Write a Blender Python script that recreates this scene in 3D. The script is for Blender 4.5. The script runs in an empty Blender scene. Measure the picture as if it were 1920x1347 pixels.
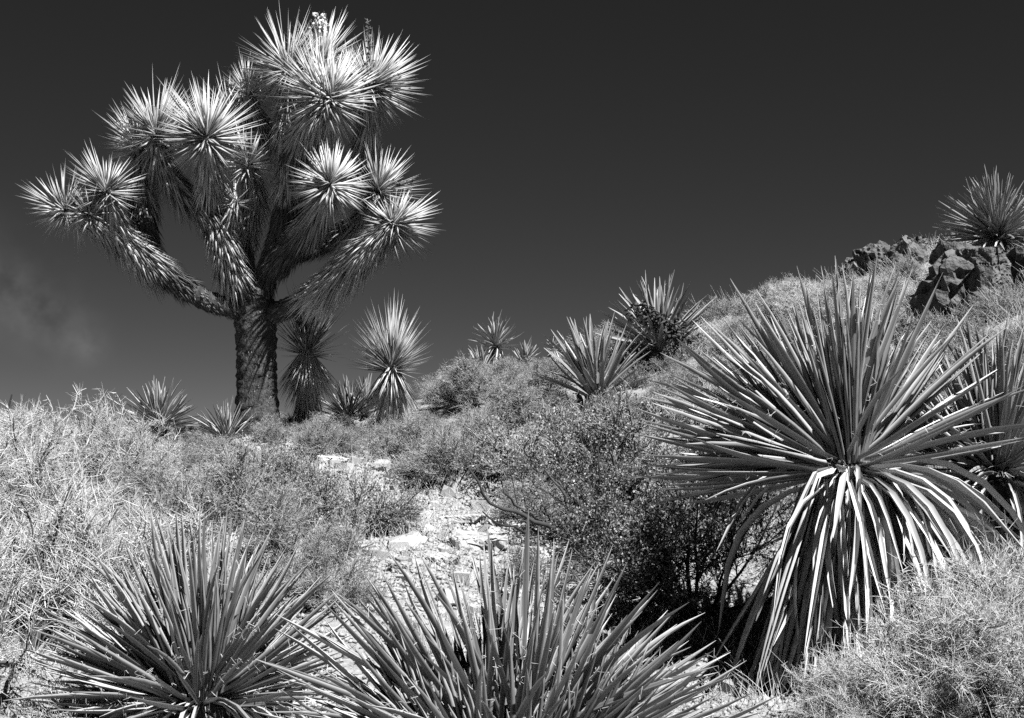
import bpy, bmesh, math, random
import numpy as np
from mathutils import Vector, Matrix

SC = bpy.context.scene
COL = SC.collection
rng = np.random.default_rng(7)
random.seed(7)

# ------------------------------------------------------------------ camera
F = 2667.0                      # focal length in photo pixels (50 mm on a 36 mm frame)
EYE = 1.55
PITCH = math.atan((830 - 673.5) / F)
cam_d = bpy.data.cameras.new('camera'); cam_d.sensor_width = 36.0; cam_d.lens = 36.0 * F / 1920.0
cam_d.clip_start = 0.05; cam_d.clip_end = 3000
cam = bpy.data.objects.new('camera', cam_d); COL.objects.link(cam)
cam.location = (0, 0, EYE); cam.rotation_euler = (math.pi / 2 + PITCH, 0, 0)
SC.camera = cam

# ------------------------------------------------------------------ sky, sun, exposure
SUN_EL, SUN_AZ = math.radians(55), math.radians(138)     # azimuth measured from +Y towards +X
sun_dir = Vector((math.cos(SUN_EL) * math.sin(SUN_AZ), math.cos(SUN_EL) * math.cos(SUN_AZ), math.sin(SUN_EL)))
sd = bpy.data.lights.new('sun', 'SUN'); sd.energy = 5.0; sd.angle = math.radians(0.5); sd.color = (1, 1, 1)
sun = bpy.data.objects.new('sun', sd); COL.objects.link(sun)
sun.rotation_euler = sun_dir.to_track_quat('Z', 'Y').to_euler()

W = bpy.data.worlds.new('World'); SC.world = W; W.use_nodes = True
nt = W.node_tree; N = nt.nodes; L = nt.links
bg = N['Background']; bg.inputs['Strength'].default_value = 0.1
sky = N.new('ShaderNodeTexSky'); sky.sky_type = 'NISHITA'; sky.sun_disc = False
sky.sun_elevation = SUN_EL; sky.sun_rotation = SUN_AZ; sky.altitude = 1200; sky.air_density = 0.65; sky.dust_density = 0.0
sep = N.new('ShaderNodeSeparateColor'); L.new(sky.outputs[0], sep.inputs[0])
def wmath(op, a, b=None, c=None):
    n = N.new('ShaderNodeMath'); n.operation = op
    for i, v in enumerate((a, b, c)):
        if v is None: continue
        if hasattr(v, 'links'): L.new(v, n.inputs[i])
        else: n.inputs[i].default_value = v
    return n.outputs[0]
# black-and-white film behind a deep red filter: mostly the red channel, blue held back
FILT_R, FILT_B = 0.093, -0.0084
red = wmath('MULTIPLY', sep.outputs[0], FILT_R)
grey = wmath('MAXIMUM', wmath('MULTIPLY_ADD', sep.outputs[2], FILT_B, red), 0.002)
# one faint wisp of cloud low in the sky
tc = N.new('ShaderNodeTexCoord')
noi = N.new('ShaderNodeTexNoise'); noi.inputs['Scale'].default_value = 14; noi.inputs['Detail'].default_value = 5
L.new(tc.outputs['Generated'], noi.inputs['Vector'])
def px_dir(px, py):
    f = Vector((0, math.cos(PITCH), math.sin(PITCH))); u = Vector((0, -math.sin(PITCH), math.cos(PITCH)))
    return (f + Vector(((px - 960) / F, 0, 0)) - u * ((py - 673.5) / F)).normalized()
cl = None
for (px, py, s, g) in ((20, 553, .020, .8), (75, 585, .022, .9), (125, 622, .019, .7), (168, 650, .0095, 1.3), (-60, 520, .03, .7)):
    d = N.new('ShaderNodeVectorMath'); d.operation = 'DISTANCE'
    L.new(tc.outputs['Generated'], d.inputs[0]); d.inputs[1].default_value = px_dir(px, py)
    q = wmath('DIVIDE', d.outputs['Value'], s); q = wmath('MULTIPLY', q, q); q = wmath('MULTIPLY', q, -1.0)
    e = wmath('MULTIPLY', wmath('POWER', 2.718, q), g)
    cl = e if cl is None else wmath('ADD', cl, e)
cl = wmath('MULTIPLY', cl, wmath('MAXIMUM', wmath('MULTIPLY_ADD', noi.outputs[0], 3.2, -1.0), 0.0))
grey = wmath('MULTIPLY_ADD', cl, 0.42, grey)
L.new(grey, bg.inputs['Color'])
L.new(bg.outputs[0], N['World Output'].inputs['Surface'])

SC.view_settings.view_transform = 'Standard'; SC.view_settings.look = 'None'
SC.view_settings.gamma = 1.0; SC.view_settings.use_curve_mapping = False
SC.view_settings.exposure = 1.5
SC.cycles.use_denoising = False
SC.cycles.max_bounces = 5; SC.cycles.diffuse_bounces = 1; SC.cycles.glossy_bounces = 2
SC.cycles.transparent_max_bounces = 4; SC.cycles.caustics_reflective = False

# ------------------------------------------------------------------ helpers
FWD = Vector((0, math.cos(PITCH), math.sin(PITCH))); UPV = Vector((0, -math.sin(PITCH), math.cos(PITCH)))
def P(px, py, d):
    v = Vector((0, 0, EYE)) + d * (FWD + Vector(((px - 960) / F, 0, 0)) - UPV * ((py - 673.5) / F))
    return v
def nrm(a): return a / np.maximum(np.linalg.norm(a, axis=-1, keepdims=True), 1e-9)

def mesh(name, verts, faces, mat, smooth=False, attrs=None):
    """faces: list of integer arrays (n,3) or (n,4)"""
    me = bpy.data.meshes.new(name)
    verts = np.asarray(verts, np.float32)
    me.vertices.add(len(verts)); me.vertices.foreach_set('co', verts.ravel())
    faces = [np.asarray(f, np.int32) for f in faces if len(f)]
    loops = np.concatenate([f.ravel() for f in faces])
    tot = np.concatenate([np.full(len(f), f.shape[1], np.int32) for f in faces])
    st = np.concatenate([[0], np.cumsum(tot)[:-1]]).astype(np.int32)
    me.loops.add(len(loops)); me.loops.foreach_set('vertex_index', loops)
    me.polygons.add(len(tot)); me.polygons.foreach_set('loop_start', st)
    if smooth: me.polygons.foreach_set('use_smooth', np.ones(len(tot), bool))
    if attrs:
        for k, v in attrs.items():
            a = me.attributes.new(k, 'FLOAT', 'POINT'); a.data.foreach_set('value', np.asarray(v, np.float32))
    me.update(calc_edges=True); me.validate()
    me.materials.append(mat)
    return me
def obj(name, me, parent=None, mtx=None):
    o = bpy.data.objects.new(name, me); COL.objects.link(o)
    if parent is not None: o.parent = parent
    if mtx is not None: o.matrix_local = mtx
    return o
def tag(o, label=None, cat=None, group=None, kind=None):
    if label: o['label'] = label
    if cat: o['category'] = cat
    if group: o['group'] = group
    if kind: o['kind'] = kind
    return o
def thing(name, loc, label, cat, group=None, rz=0.0, s=1.0):
    o = bpy.data.objects.new(name, None); COL.objects.link(o); o.empty_display_size = .1
    o.location = loc; o.rotation_euler = (0, 0, rz)
    o.scale = (s, s, s) if not hasattr(s, '__len__') else s
    return tag(o, label, cat, group)

def vnoise(x, y, s, seed=0):
    """smooth 2-D value noise, about -1..1"""
    r = np.random.default_rng(seed + 100); T = r.uniform(-1, 1, (64, 64))
    x = np.asarray(x) / s + 1000; y = np.asarray(y) / s + 1000
    i = np.floor(x).astype(int); j = np.floor(y).astype(int); u = x - i; v = y - j
    u = u * u * (3 - 2 * u); v = v * v * (3 - 2 * v)
    g = lambda a, b: T[a % 64, b % 64]
    return (g(i, j) * (1 - u) + g(i + 1, j) * u) * (1 - v) + (g(i, j + 1) * (1 - u) + g(i + 1, j + 1) * u) * v

# ------------------------------------------------------------------ materials (all neutral: a black-and-white print)
ALB = .6      # overall reflectance of this dry ground and vegetation
def material(name, base, var=.15, rough=.7, attr=None, obj_var=0.0, noise=(30, .2), spec=.3, bump=None, stretch=None, transl=0.0):
    m = bpy.data.materials.new(name); m.use_nodes = True; base *= ALB; spec *= .6
    n = m.node_tree.nodes; l = m.node_tree.links; b = n['Principled BSDF']
    def mt(op, a, c, d=None):
        q = n.new('ShaderNodeMath'); q.operation = op
        for i, v in enumerate((a, c, d)):
            if v is None: continue
            if hasattr(v, 'links'): l.new(v, q.inputs[i])
            else: q.inputs[i].default_value = v
        return q.outputs[0]
    t = n.new('ShaderNodeTexCoord'); vec = t.outputs['Object']
    if stretch:
        mp = n.new('ShaderNodeMapping'); mp.inputs['Scale'].default_value = stretch; l.new(vec, mp.inputs[0]); vec = mp.outputs[0]
    nz = n.new('ShaderNodeTexNoise'); nz.inputs['Scale'].default_value = noise[0]; nz.inputs['Detail'].default_value = 4
    l.new(vec, nz.inputs['Vector'])
    val = mt('MULTIPLY_ADD', mt('SUBTRACT', nz.outputs[0], .5), 4 * noise[1] * base, base)
    if attr:
        a = n.new('ShaderNodeAttribute'); a.attribute_name = attr
        val = mt('MULTIPLY', val, mt('MULTIPLY_ADD', a.outputs['Fac'], 2 * var, 1 - var))
    if obj_var:
        oi = n.new('ShaderNodeObjectInfo')
        val = mt('MULTIPLY', val, mt('MULTIPLY_ADD', oi.outputs['Random'], 2 * obj_var, 1 - obj_var))
    m['_val'] = 0
    l.new(val, b.inputs['Base Color']); b.inputs['Roughness'].default_value = rough
    b.inputs['Specular IOR Level'].default_value = spec
    if bump:
        bn = n.new('ShaderNodeTexNoise'); bn.inputs['Scale'].default_value = bump[0]; bn.inputs['Detail'].default_value = 6
        l.new(vec, bn.inputs['Vector'])
        bp = n.new('ShaderNodeBump'); bp.inputs['Strength'].default_value = bump[1]; bp.inputs['Distance'].default_value = bump[2]
        l.new(bn.outputs[0], bp.inputs['Height']); l.new(bp.outputs[0], b.inputs['Normal'])
    return m, n, l, b, val, mt

def leaf_material(name, base, edge, rough, spec, obj_var):
    """long streaks along the blade, pale horny margin and tip"""
    m, n, l, b, val, mt = material(name, base, rough=rough, spec=spec, obj_var=obj_var, noise=(9, .26), stretch=(14, 2.2, 3))
    a = n.new('ShaderNodeAttribute'); a.attribute_name = 'edge'
    r = n.new('ShaderNodeMapRange'); r.inputs['From Min'].default_value = .66; r.inputs['From Max'].default_value = 1.0
    l.new(a.outputs['Fac'], r.inputs['Value'])
    mx = n.new('ShaderNodeMix'); mx.data_type = 'FLOAT'
    l.new(r.outputs[0], mx.inputs[0]); l.new(val, mx.inputs[2]); mx.inputs[3].default_value = edge * ALB
    l.new(mx.outputs[0], b.inputs['Base Color'])
    return m
M_LEAF = leaf_material('yucca_leaf', .23, .62, .36, .5, .32)
M_LEAF_FAR = leaf_material('yucca_leaf_weathered', .26, .6, .42, .4, .22)
M_DEAD = leaf_material('dry_yucca_leaf', .60, .64, .65, .2, .38)
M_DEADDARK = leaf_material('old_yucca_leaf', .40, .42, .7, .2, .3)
M_JLEAF = material('joshua_leaf', .43, var=.5, rough=.42, attr='tone', spec=.45, noise=(8, .1))[0]
M_JDARK = material('young_joshua_leaf', .30, var=.35, rough=.42, attr='tone', spec=.45, noise=(8, .1))[0]
M_THATCH = material('joshua_thatch', .33, var=.8, rough=.8, attr='tone', spec=.15, noise=(9, .2))[0]
M_THATCHPALE = material('sunlit_pale_thatch', .66, var=.35, rough=.7, attr='tone', spec=.2, noise=(9, .15))[0]  # pale dead leaves, lightened further so sunlight is part of the colour
M_BARK = material('joshua_bark', .10, rough=.95, spec=.05, noise=(26, .5), bump=(70, 1.0, .02), stretch=(1.6, 1.6, .5))[0]
M_WOOD = material('dark_twig_wood', .075, var=.5, rough=.85, attr='tone', spec=.1)[0]
M_GREYWOOD = material('grey_twig_wood', .15, var=.5, rough=.85, attr='tone', spec=.1)[0]
M_PALE = material('pale_spiny_twig', .60, var=.35, rough=.7, attr='tone', spec=.2)[0]
M_MID = material('greyish_twig', .37, var=.55, rough=.75, attr='tone', spec=.2)[0]
M_LEAFLET = material('shrub_leaflet', .31, var=.5, rough=.6, attr='tone', spec=.3)[0]
M_LEAFDARK = material('dark_shrub_leaflet', .25, var=.65, rough=.5, attr='tone', spec=.4)[0]
M_GRASS = material('dry_grass', .58, var=.4, rough=.7, attr='tone', spec=.2)[0]
M_STONE = material('pale_stone', .51, rough=.9, obj_var=.25, noise=(7, .2), spec=.15, bump=(40, .7, .01))[0]
M_ROCK = material('outcrop_rock', .16, rough=.9, obj_var=.25, noise=(6, .45), spec=.1, bump=(22, 1.0, .04))[0]
M_FLOWER = material('flower_bud', .6, var=.3, rough=.6, attr='tone', spec=.3)[0]
mg = material('stony_soil', .35, rough=.95, noise=(2.2, .18), spec=.1, bump=(28, 1.0, .03))
M_SOIL = mg[0]
n_, l_, b_, val_, mt_ = mg[1:]
vz = n_.new('ShaderNodeTexNoise'); vz.inputs['Scale'].default_value = 45; vz.inputs['Detail'].default_value = 5
l_.new(n_['Texture Coordinate'].outputs['Object'], vz.inputs['Vector'])
l_.new(mt_('MULTIPLY', val_, mt_('MULTIPLY_ADD', vz.outputs[0], .9, .55)), b_.inputs['Base Color'])

# ------------------------------------------------------------------ ground
ctrl = [(0, 0, 0), (-3, 0, -.05), (3, 0, .15), (-3, 3, .15), (0, 3, .2), (3, 3.2, .45), (-6, 3, -.1), (6, 3, .8)]
for (px, py, d, dz) in [
    (960, 1400, 4.8, -.16), (370, 1310, 5.4, -.14), (1500, 1262, 6.2, 0), (1890, 1120, 6.6, 0), (1290, 1140, 7.2, 0), (1750, 1300, 5.4, 0),
    (850, 1080, 7.0, 0), (850, 980, 8.5, 0), (720, 930, 9.3, 0), (620, 880, 10.3, 0), (482, 808, 11.2, 0), (735, 812, 12.2, 0),
    (900, 770, 12, 0), (1080, 1010, 8.2, 0), (1110, 735, 11.5, -.12), (1230, 665, 12.5, -.1), (820, 735, 13.5, 0), (1000, 728, 15, 0),
    (1300, 615, 13.5, 0), (1430, 580, 13.5, 0), (1560, 550, 13.5, 0), (1680, 520, 13, 0), (1800, 615, 10.5, 0), (1900, 470, 12.2, 0), (1900, 660, 9.0, 0),
    (1420, 760, 10, 0), (300, 850, 11.5, 0), (150, 905, 9.2, 0), (60, 1180, 6.2, 0), (0, 890, 10.5, 0), (930, 735, 17, 0)]:
    v = P(px, py, d); ctrl.append((v.x, v.y, v.z + dz))
ctrl += [(-4.5, 13, 1.45), (-3.5, 15, 1.5), (-7, 10, .6), (-8, 15, .4), (-2, 19, 1.5), (2, 19, 2.0), (5, 18, 2.9), (8, 12, 5.0), (8, 8, 3.4), (-5, 22, .6), (3, 24, 1.4), (9, 20, 3.2)]
CT = np.array(ctrl)
def _k(r2): return np.where(r2 > 0, .5 * r2 * np.log(np.maximum(r2, 1e-12)), 0)
n = len(CT); A = np.zeros((n + 3, n + 3))
A[:n, :n] = _k(((CT[:, None, :2] - CT[None, :, :2]) ** 2).sum(-1)) + np.eye(n) * .25
A[:n, n] = 1; A[:n, n + 1:] = CT[:, :2]; A[n:, :n] = A[:n, n:].T
TPS = np.linalg.solve(A, np.concatenate([CT[:, 2], np.zeros(3)]))
def ground_z(x, y):
    x = np.asarray(x, float); y = np.asarray(y, float); sh = x.shape; xf = x.ravel(); yf = y.ravel()
    out = np.empty(len(xf))
    for i in range(0, len(xf), 20000):
        a = xf[i:i + 20000]; b = yf[i:i + 20000]
        cx = np.clip(a, -9, 9); cy = np.clip(b, -2, 25)
        r2 = (cx[:, None] - CT[None, :, 0]) ** 2 + (cy[:, None] - CT[None, :, 1]) ** 2
        z = _k(r2) @ TPS[:n] + TPS[n] + cx * TPS[n + 1] + cy * TPS[n + 2]
        d = np.hypot(a, b - 9); w = np.clip((d - 10) / 18, 0, 1); w = w * w * (3 - 2 * w)
        far = -1.5 + 1.0 * vnoise(a, b, 40, 3)
        z = z * (1 - w) + far * w
        z = z + .05 * vnoise(a, b, .9, 1) + .025 * vnoise(a, b, .33, 2) + .012 * vnoise(a, b, .13, 5)
        out[i:i + 20000] = z
    return out.reshape(sh)
def gz(x, y): return float(ground_z(np.array([x]), np.array([y]))[0])
def graded(lo, hi, step, far):
    c = list(np.arange(lo, hi, step)); s = step
    a = [lo]
    while a[-1] > -far: s *= 1.25; a.append(a[-1] - s)
    s = step; b = [c[-1]]
    while b[-1] < far: s *= 1.25; b.append(b[-1] + s)
    return np.array(a[:0:-1] + c + b[1:])
gx = graded(-6.5, 7, .06, 1200); gy = graded(2.0, 17, .06, 1200)
X, Y = np.meshgrid(gx, gy); Z = ground_z(X, Y)
ny, nx = X.shape; idx = np.arange(ny * nx).reshape(ny, nx)
q = np.stack([idx[:-1, :-1], idx[:-1, 1:], idx[1:, 1:], idx[1:, :-1]], -1).reshape(-1, 4)
ground = tag(obj('ground', mesh('ground', np.stack([X, Y, Z], -1).reshape(-1, 3), [q], M_SOIL, True)), kind='structure')

# ------------------------------------------------------------------ blades, tubes
def frames(T):
    ref = np.where(np.abs(T[..., 2:3]) > .9, np.array([1., 0, 0]), np.array([0, 0, 1.]))
    U = nrm(np.cross(T, ref)); V = np.cross(T, U)
    return U, V
def tubes(PTS, RAD, sides=3, tone=None):
    """PTS (N,k,3), RAD (N,k) -> verts, quads, tone"""
    PTS = np.asarray(PTS, float); Nn, k, _ = PTS.shape
    T = np.gradient(PTS, axis=1); T = nrm(T); U, V = frames(T)
    a = np.arange(sides) * 2 * np.pi / sides
    ring = PTS[:, :, None, :] + RAD[:, :, None, None] * (np.cos(a)[None, None, :, None] * U[:, :, None, :] + np.sin(a)[None, None, :, None] * V[:, :, None, :])
    verts = ring.reshape(-1, 3)
    base = (np.arange(Nn) * k * sides)[:, None, None]
    i = np.arange(k - 1)[None, :, None] * sides; s = np.arange(sides)[None, None, :]; s2 = (s + 1) % sides
    f = np.stack([base + i + s, base + i + s2, base + i + sides + s2, base + i + sides + s], -1).reshape(-1, 4)
    tn = np.repeat(rng.random(Nn) if tone is None else tone, k * sides)
    return verts, f, tn
def blades(B, D, NORM, Ln, Wd, tone, thick=.35, mid=.32, bend=None):
    """flat-ish pointed blades: rhombic section at base and middle, point at the tip"""
    Nn = len(B); D = nrm(D); Xa = nrm(np.cross(D, NORM)); Za = np.cross(Xa, D)
    Ln = np.asarray(Ln)[:, None]; Wd = np.asarray(Wd)[:, None]
    V = np.zeros((Nn, 9, 3))
    for j, (t, w) in enumerate(((0, .55), (mid, 1.0))):
        c = B + D * Ln * t
        V[:, j * 4 + 0] = c + Xa * Wd * w * .5
        V[:, j * 4 + 1] = c + Za * Wd * w * thick * .25
        V[:, j * 4 + 2] = c - Xa * Wd * w * .5
        V[:, j * 4 + 3] = c - Za * Wd * w * thick * .6
    V[:, 8] = B + D * Ln + (0 if bend is None else bend)
    b = (np.arange(Nn) * 9)[:, None]
    Q = np.concatenate([np.stack([b[:, 0] + s, b[:, 0] + (s + 1) % 4, b[:, 0] + 4 + (s + 1) % 4, b[:, 0] + 4 + s], -1) for s in range(4)])
    Tt = np.concatenate([np.stack([b[:, 0] + 4 + s, b[:, 0] + 4 + (s + 1) % 4, b[:, 0] + 8], -1) for s in range(4)])
    return V.reshape(-1, 3), Q, Tt, np.repeat(tone, 9)
def rand_unit(k):
    return nrm(rng.normal(size=(k, 3)))
class Bag:
    def __init__(s): s.v = []; s.q = []; s.t = []; s.a = []; s.n = 0
    def add(s, v, q=None, t=None, a=None):
        s.v.append(v)
        if q is not None and len(q): s.q.append(q + s.n)
        if t is not None and len(t): s.t.append(t + s.n)
        s.a.append(np.full(len(v), .5) if a is None else a); s.n += len(v)
    def mesh(s, name, mat, smooth=False, at='tone'):
        fs = []
        if s.q: fs.append(np.concatenate(s.q))
        if s.t: fs.append(np.concatenate(s.t))
        return mesh(name, np.concatenate(s.v), fs, mat, smooth, {at: np.concatenate(s.a)})

# ------------------------------------------------------------------ Joshua tree
JD = 11.2
def JP(px, py, off=0.0): return np.array(P(px, py, JD + off))
PXM = JD / F                                     # metres per photo pixel at the tree
def spline(pts, rad, n):
    pts = np.array(pts, float); rad = np.array(rad, float)
    d = np.concatenate([[0], np.cumsum(np.linalg.norm(np.diff(pts, axis=0), axis=1))])
    t = np.linspace(0, d[-1], n); out = np.zeros((n, 3))
    # Catmull-Rom through the points
    ext = np.vstack([2 * pts[0] - pts[1], pts, 2 * pts[-1] - pts[-2]])
    for a, tt in enumerate(t):
        i = min(np.searchsorted(d, tt, side='right') - 1, len(pts) - 2); u = (tt - d[i]) / max(d[i + 1] - d[i], 1e-9)
        p0, p1, p2, p3 = ext[i:i + 4]
        out[a] = .5 * ((2 * p1) + (-p0 + p2) * u + (2 * p0 - 5 * p1 + 4 * p2 - p3) * u * u + (-p0 + 3 * p1 - 3 * p2 + p3) * u ** 3)
    return out, np.interp(t, d, rad)
jb = JP(482, 790); jb[2] = gz(jb[0], jb[1])
jt = thing('joshua_tree', jb, 'tall branching Joshua tree with many spiky bright rosettes on the ridge', 'tree')
JB = jb
def limb(name, pix, mat, sides=12, lump=.10):
    """pix: (px, py, depth offset, radius px)"""
    pts = [JP(a, b, c) - JB for a, b, c, r in pix]; rad = [r * PXM * (1.06 if name == 'trunk' else (.72 if name == 'limb' and pix[0][:2] in ((468, 560), (482, 575)) else .92)) for *_, r in pix]
    n = max(10, int(len(pix) * 7)); c, r = spline(pts, rad, n)
    T = nrm(np.gradient(c, axis=0)); U, V = frames(T)
    a = np.arange(sides) * 2 * np.pi / sides
    R = r[:, None] * (1 + lump * rng.normal(size=(n, sides)))
    R[-1] *= .25
    v = (c[:, None, :] + R[..., None] * (np.cos(a)[None, :, None] * U[:, None] + np.sin(a)[None, :, None] * V[:, None])).reshape(-1, 3)
    i = np.arange(n - 1)[:, None] * sides; s = np.arange(sides)[None]; s2 = (s + 1) % sides
    f = np.stack([i + s, i + s2, i + sides + s2, i + sides + s], -1).reshape(-1, 4)
    obj(name, mesh(name, v, [f], mat, True, {'tone': np.full(len(v), .5)}), jt)
    return c, r, T
def thatch(c, r, T, dens, t0, t1, l0, l1, grow=1.0, tone=(0, 1), flare=.45, down=.35, w=.013):
    """dead leaves folded back along a limb"""
    seg = np.linalg.norm(np.diff(c, axis=0), axis=1).sum(); k = int(seg * (t1 - t0) * dens)
    t = rng.uniform(t0, t1, k) * (len(c) - 1); i = np.minimum(t.astype(int), len(c) - 2); u = (t - i)[:, None]
    p = c[i] * (1 - u) + c[i + 1] * u; tg = nrm(T[i]); rr = r[i]
    U, V = frames(tg); a = rng.uniform(0, 2 * np.pi, k)[:, None]; o = np.cos(a) * U + np.sin(a) * V
    d = -tg * .85 + o * (flare + .13 * rng.normal(size=(k, 1))) + np.array([0, 0, -down]) + .10 * rng.normal(size=(k, 3))
    ln = rng.uniform(l0, l1, k) * (1 - .25 * (1 - t / (len(c) - 1)) * (grow > 1))
    return blades(p + o * rr[:, None] * .9, d, o, ln, w * rng.uniform(.7, 1.3, k), rng.uniform(*tone, k))
def rosette(hub, axis, R, k, th_max=118, w=.017, tone=(.2, 1), droop=0.0, th_min=4, tall=0.0, even=False):
    axis = np.array(axis, float); axis /= np.linalg.norm(axis); U, V = frames(axis[None]); U = U[0]; V = V[0]
    ct = rng.uniform(math.cos(math.radians(th_max)), math.cos(math.radians(th_min)), k); th = np.arccos(ct)
    if even: th = np.radians(rng.uniform(th_min, th_max, k))
    ph = rng.uniform(0, 2 * np.pi, k)
    rad = np.cos(ph)[:, None] * U + np.sin(ph)[:, None] * V
    d = np.cos(th)[:, None] * axis + np.sin(th)[:, None] * rad + .05 * rng.normal(size=(k, 3))
    nm = axis * np.sin(th)[:, None] - rad * np.cos(th)[:, None] + .25 * rng.normal(size=(k, 3))
    ln = R * rng.uniform(.74, 1.06, k) * np.where(np.degrees(th) > 95, .85, 1) * (1 + tall * np.maximum(np.cos(th), 0))
    p1, p2 = rng.uniform(0, 6.28, 2); ln = ln * (1 + .13 * np.cos(ph + p1) + .10 * np.cos(2 * ph + p2))
    b = np.array(hub) + d * .02 - axis * (.09 * (th / math.pi))[:, None]
    bend = np.array([0, 0, -1.0]) * (droop * ln * (th / math.pi))[:, None] + rng.normal(size=(k, 3)) * .05 * ln[:, None]
    return blades(b, d, nm, ln, w * rng.uniform(.75, 1.25, k), rng.uniform(*tone, k), bend=bend)
CX = lambda ax, ay, az: (ax, -az, ay)            # picture axes (right, up, towards viewer) -> world

trunk_c = limb('trunk', [(484, 835, 0, 48), (483, 800, 0, 42), (482, 770, 0, 38), (481, 715, 0, 35), (480, 650, 0, 35), (478, 600, 0, 36), (476, 560, 0, 33), (478, 535, 0, 24)], M_BARK, 26, .05)
LIMBS = {
 'A': [(470, 585, -.02, 20), (430, 577, -.1, 21), (385, 562, -.15, 21), (335, 530, -.2, 22), (280, 488, -.22, 24), (225, 440, -.25, 22), (175, 408, -.3, 18), (118, 393, -.3, 12)],
 'A2': [(245, 455, -.22, 20), (215, 410, -.3, 18), (198, 354, -.35, 12)],
 'A3': [(285, 490, -.2, 20), (272, 430, -.05, 24), (268, 350, .05, 22), (262, 275, .1, 14)],
 'B': [(470, 575, -.05, 22), (440, 520, -.12, 24), (418, 455, -.15, 25), (392, 400, -.15, 22), (345, 362, -.1, 20), (305, 310, -.1, 18), (290, 248, -.12, 12)],
 'B2': [(388, 400, -.15, 20), (394, 340, -.25, 19), (386, 258, -.35, 12)],
 'C': [(468, 560, .1, 20), (460, 505, .2, 20), (462, 440, .25, 20), (478, 370, .25, 20), (466, 303, .22, 12)],
 'C2': [(418, 440, -.1, 10), (432, 405, -.18, 10), (441, 372, -.2, 7)],
 'D': [(482, 575, 0, 26), (505, 500, 0, 27), (530, 420, .02, 28), (541, 330, .05, 25), (536, 255, .05, 22), (540, 185, .1, 18), (536, 128, .12, 12)],
 'D2': [(541, 300, 0, 20), (572, 240, -.15, 19), (598, 180, -.28, 12)],
 'D2b': [(560, 290, .05, 18), (600, 240, -.05, 18), (622, 190, -.3, 12)],
 'D3': [(515, 500, -.05, 26), (560, 450, -.15, 28), (592, 410, -.25, 24), (618, 348, -.42, 12)],
 'D4': [(545, 420, .15, 22), (610, 370, .28, 22), (668, 320, .25, 20), (690, 235, .1, 18), (695, 148, 0, 12)],
 'D5': [(540, 470, .1, 24), (610, 450, .15, 24), (675, 420, .1, 20), (710, 355, 0, 12)],
 'D6': [(540, 230, .2, 18), (575, 170, .25, 16), (602, 112, .22, 12)],
 'D7': [(532, 290, .25, 16), (490, 235, .3, 15), (462, 172, .3, 11)],
 'E': [(485, 595, 0, 22), (530, 582, -.06, 21), (575, 560, -.16, 22), (625, 525, -.29, 24), (675, 475, -.36, 25), (718, 438, -.30, 18), (742, 419, -.2, 12)],
}
th_bag = Bag(); LC = {}
for k, pix in LIMBS.items():
    LC[k] = limb('limb', pix, M_BARK, 12, .09)
for k, (c, r, T) in LC.items():
    t0 = {'A': .33, 'E': .38, 'D': .06, 'B': .06, 'C': .1}.get(k, .02)
    th_bag.add(*thatch(c, r, T, 1500, t0, .7, .08, .16, tone=(0, .22), flare=.26, down=.22, w=.014))  # older inner leaves darker, with the crown's shade put into their tone
    th_bag.add(*thatch(c, r, T, 1900, max(t0, .45), .99, .08, .16, tone=(.05, .9), flare=.30, down=.22, w=.014))
    th_bag.add(*thatch(c, r, T, 700, .5, 1.0, .17, .29, tone=(.3, 1.0), flare=.36, down=.34, w=.017))
pale_bag = Bag()  # pale leaves on the sunlit limbs only; direct sun painted into their colour
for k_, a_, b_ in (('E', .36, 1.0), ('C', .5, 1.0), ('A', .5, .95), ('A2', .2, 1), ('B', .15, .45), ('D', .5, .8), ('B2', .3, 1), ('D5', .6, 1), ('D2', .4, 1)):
    pale_bag.add(*thatch(*LC[k_], 900 if k_ != 'E' else 1700, a_, b_, .15, .27, tone=(0, 1.0), flare=.38, down=.34, w=.016))
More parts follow.
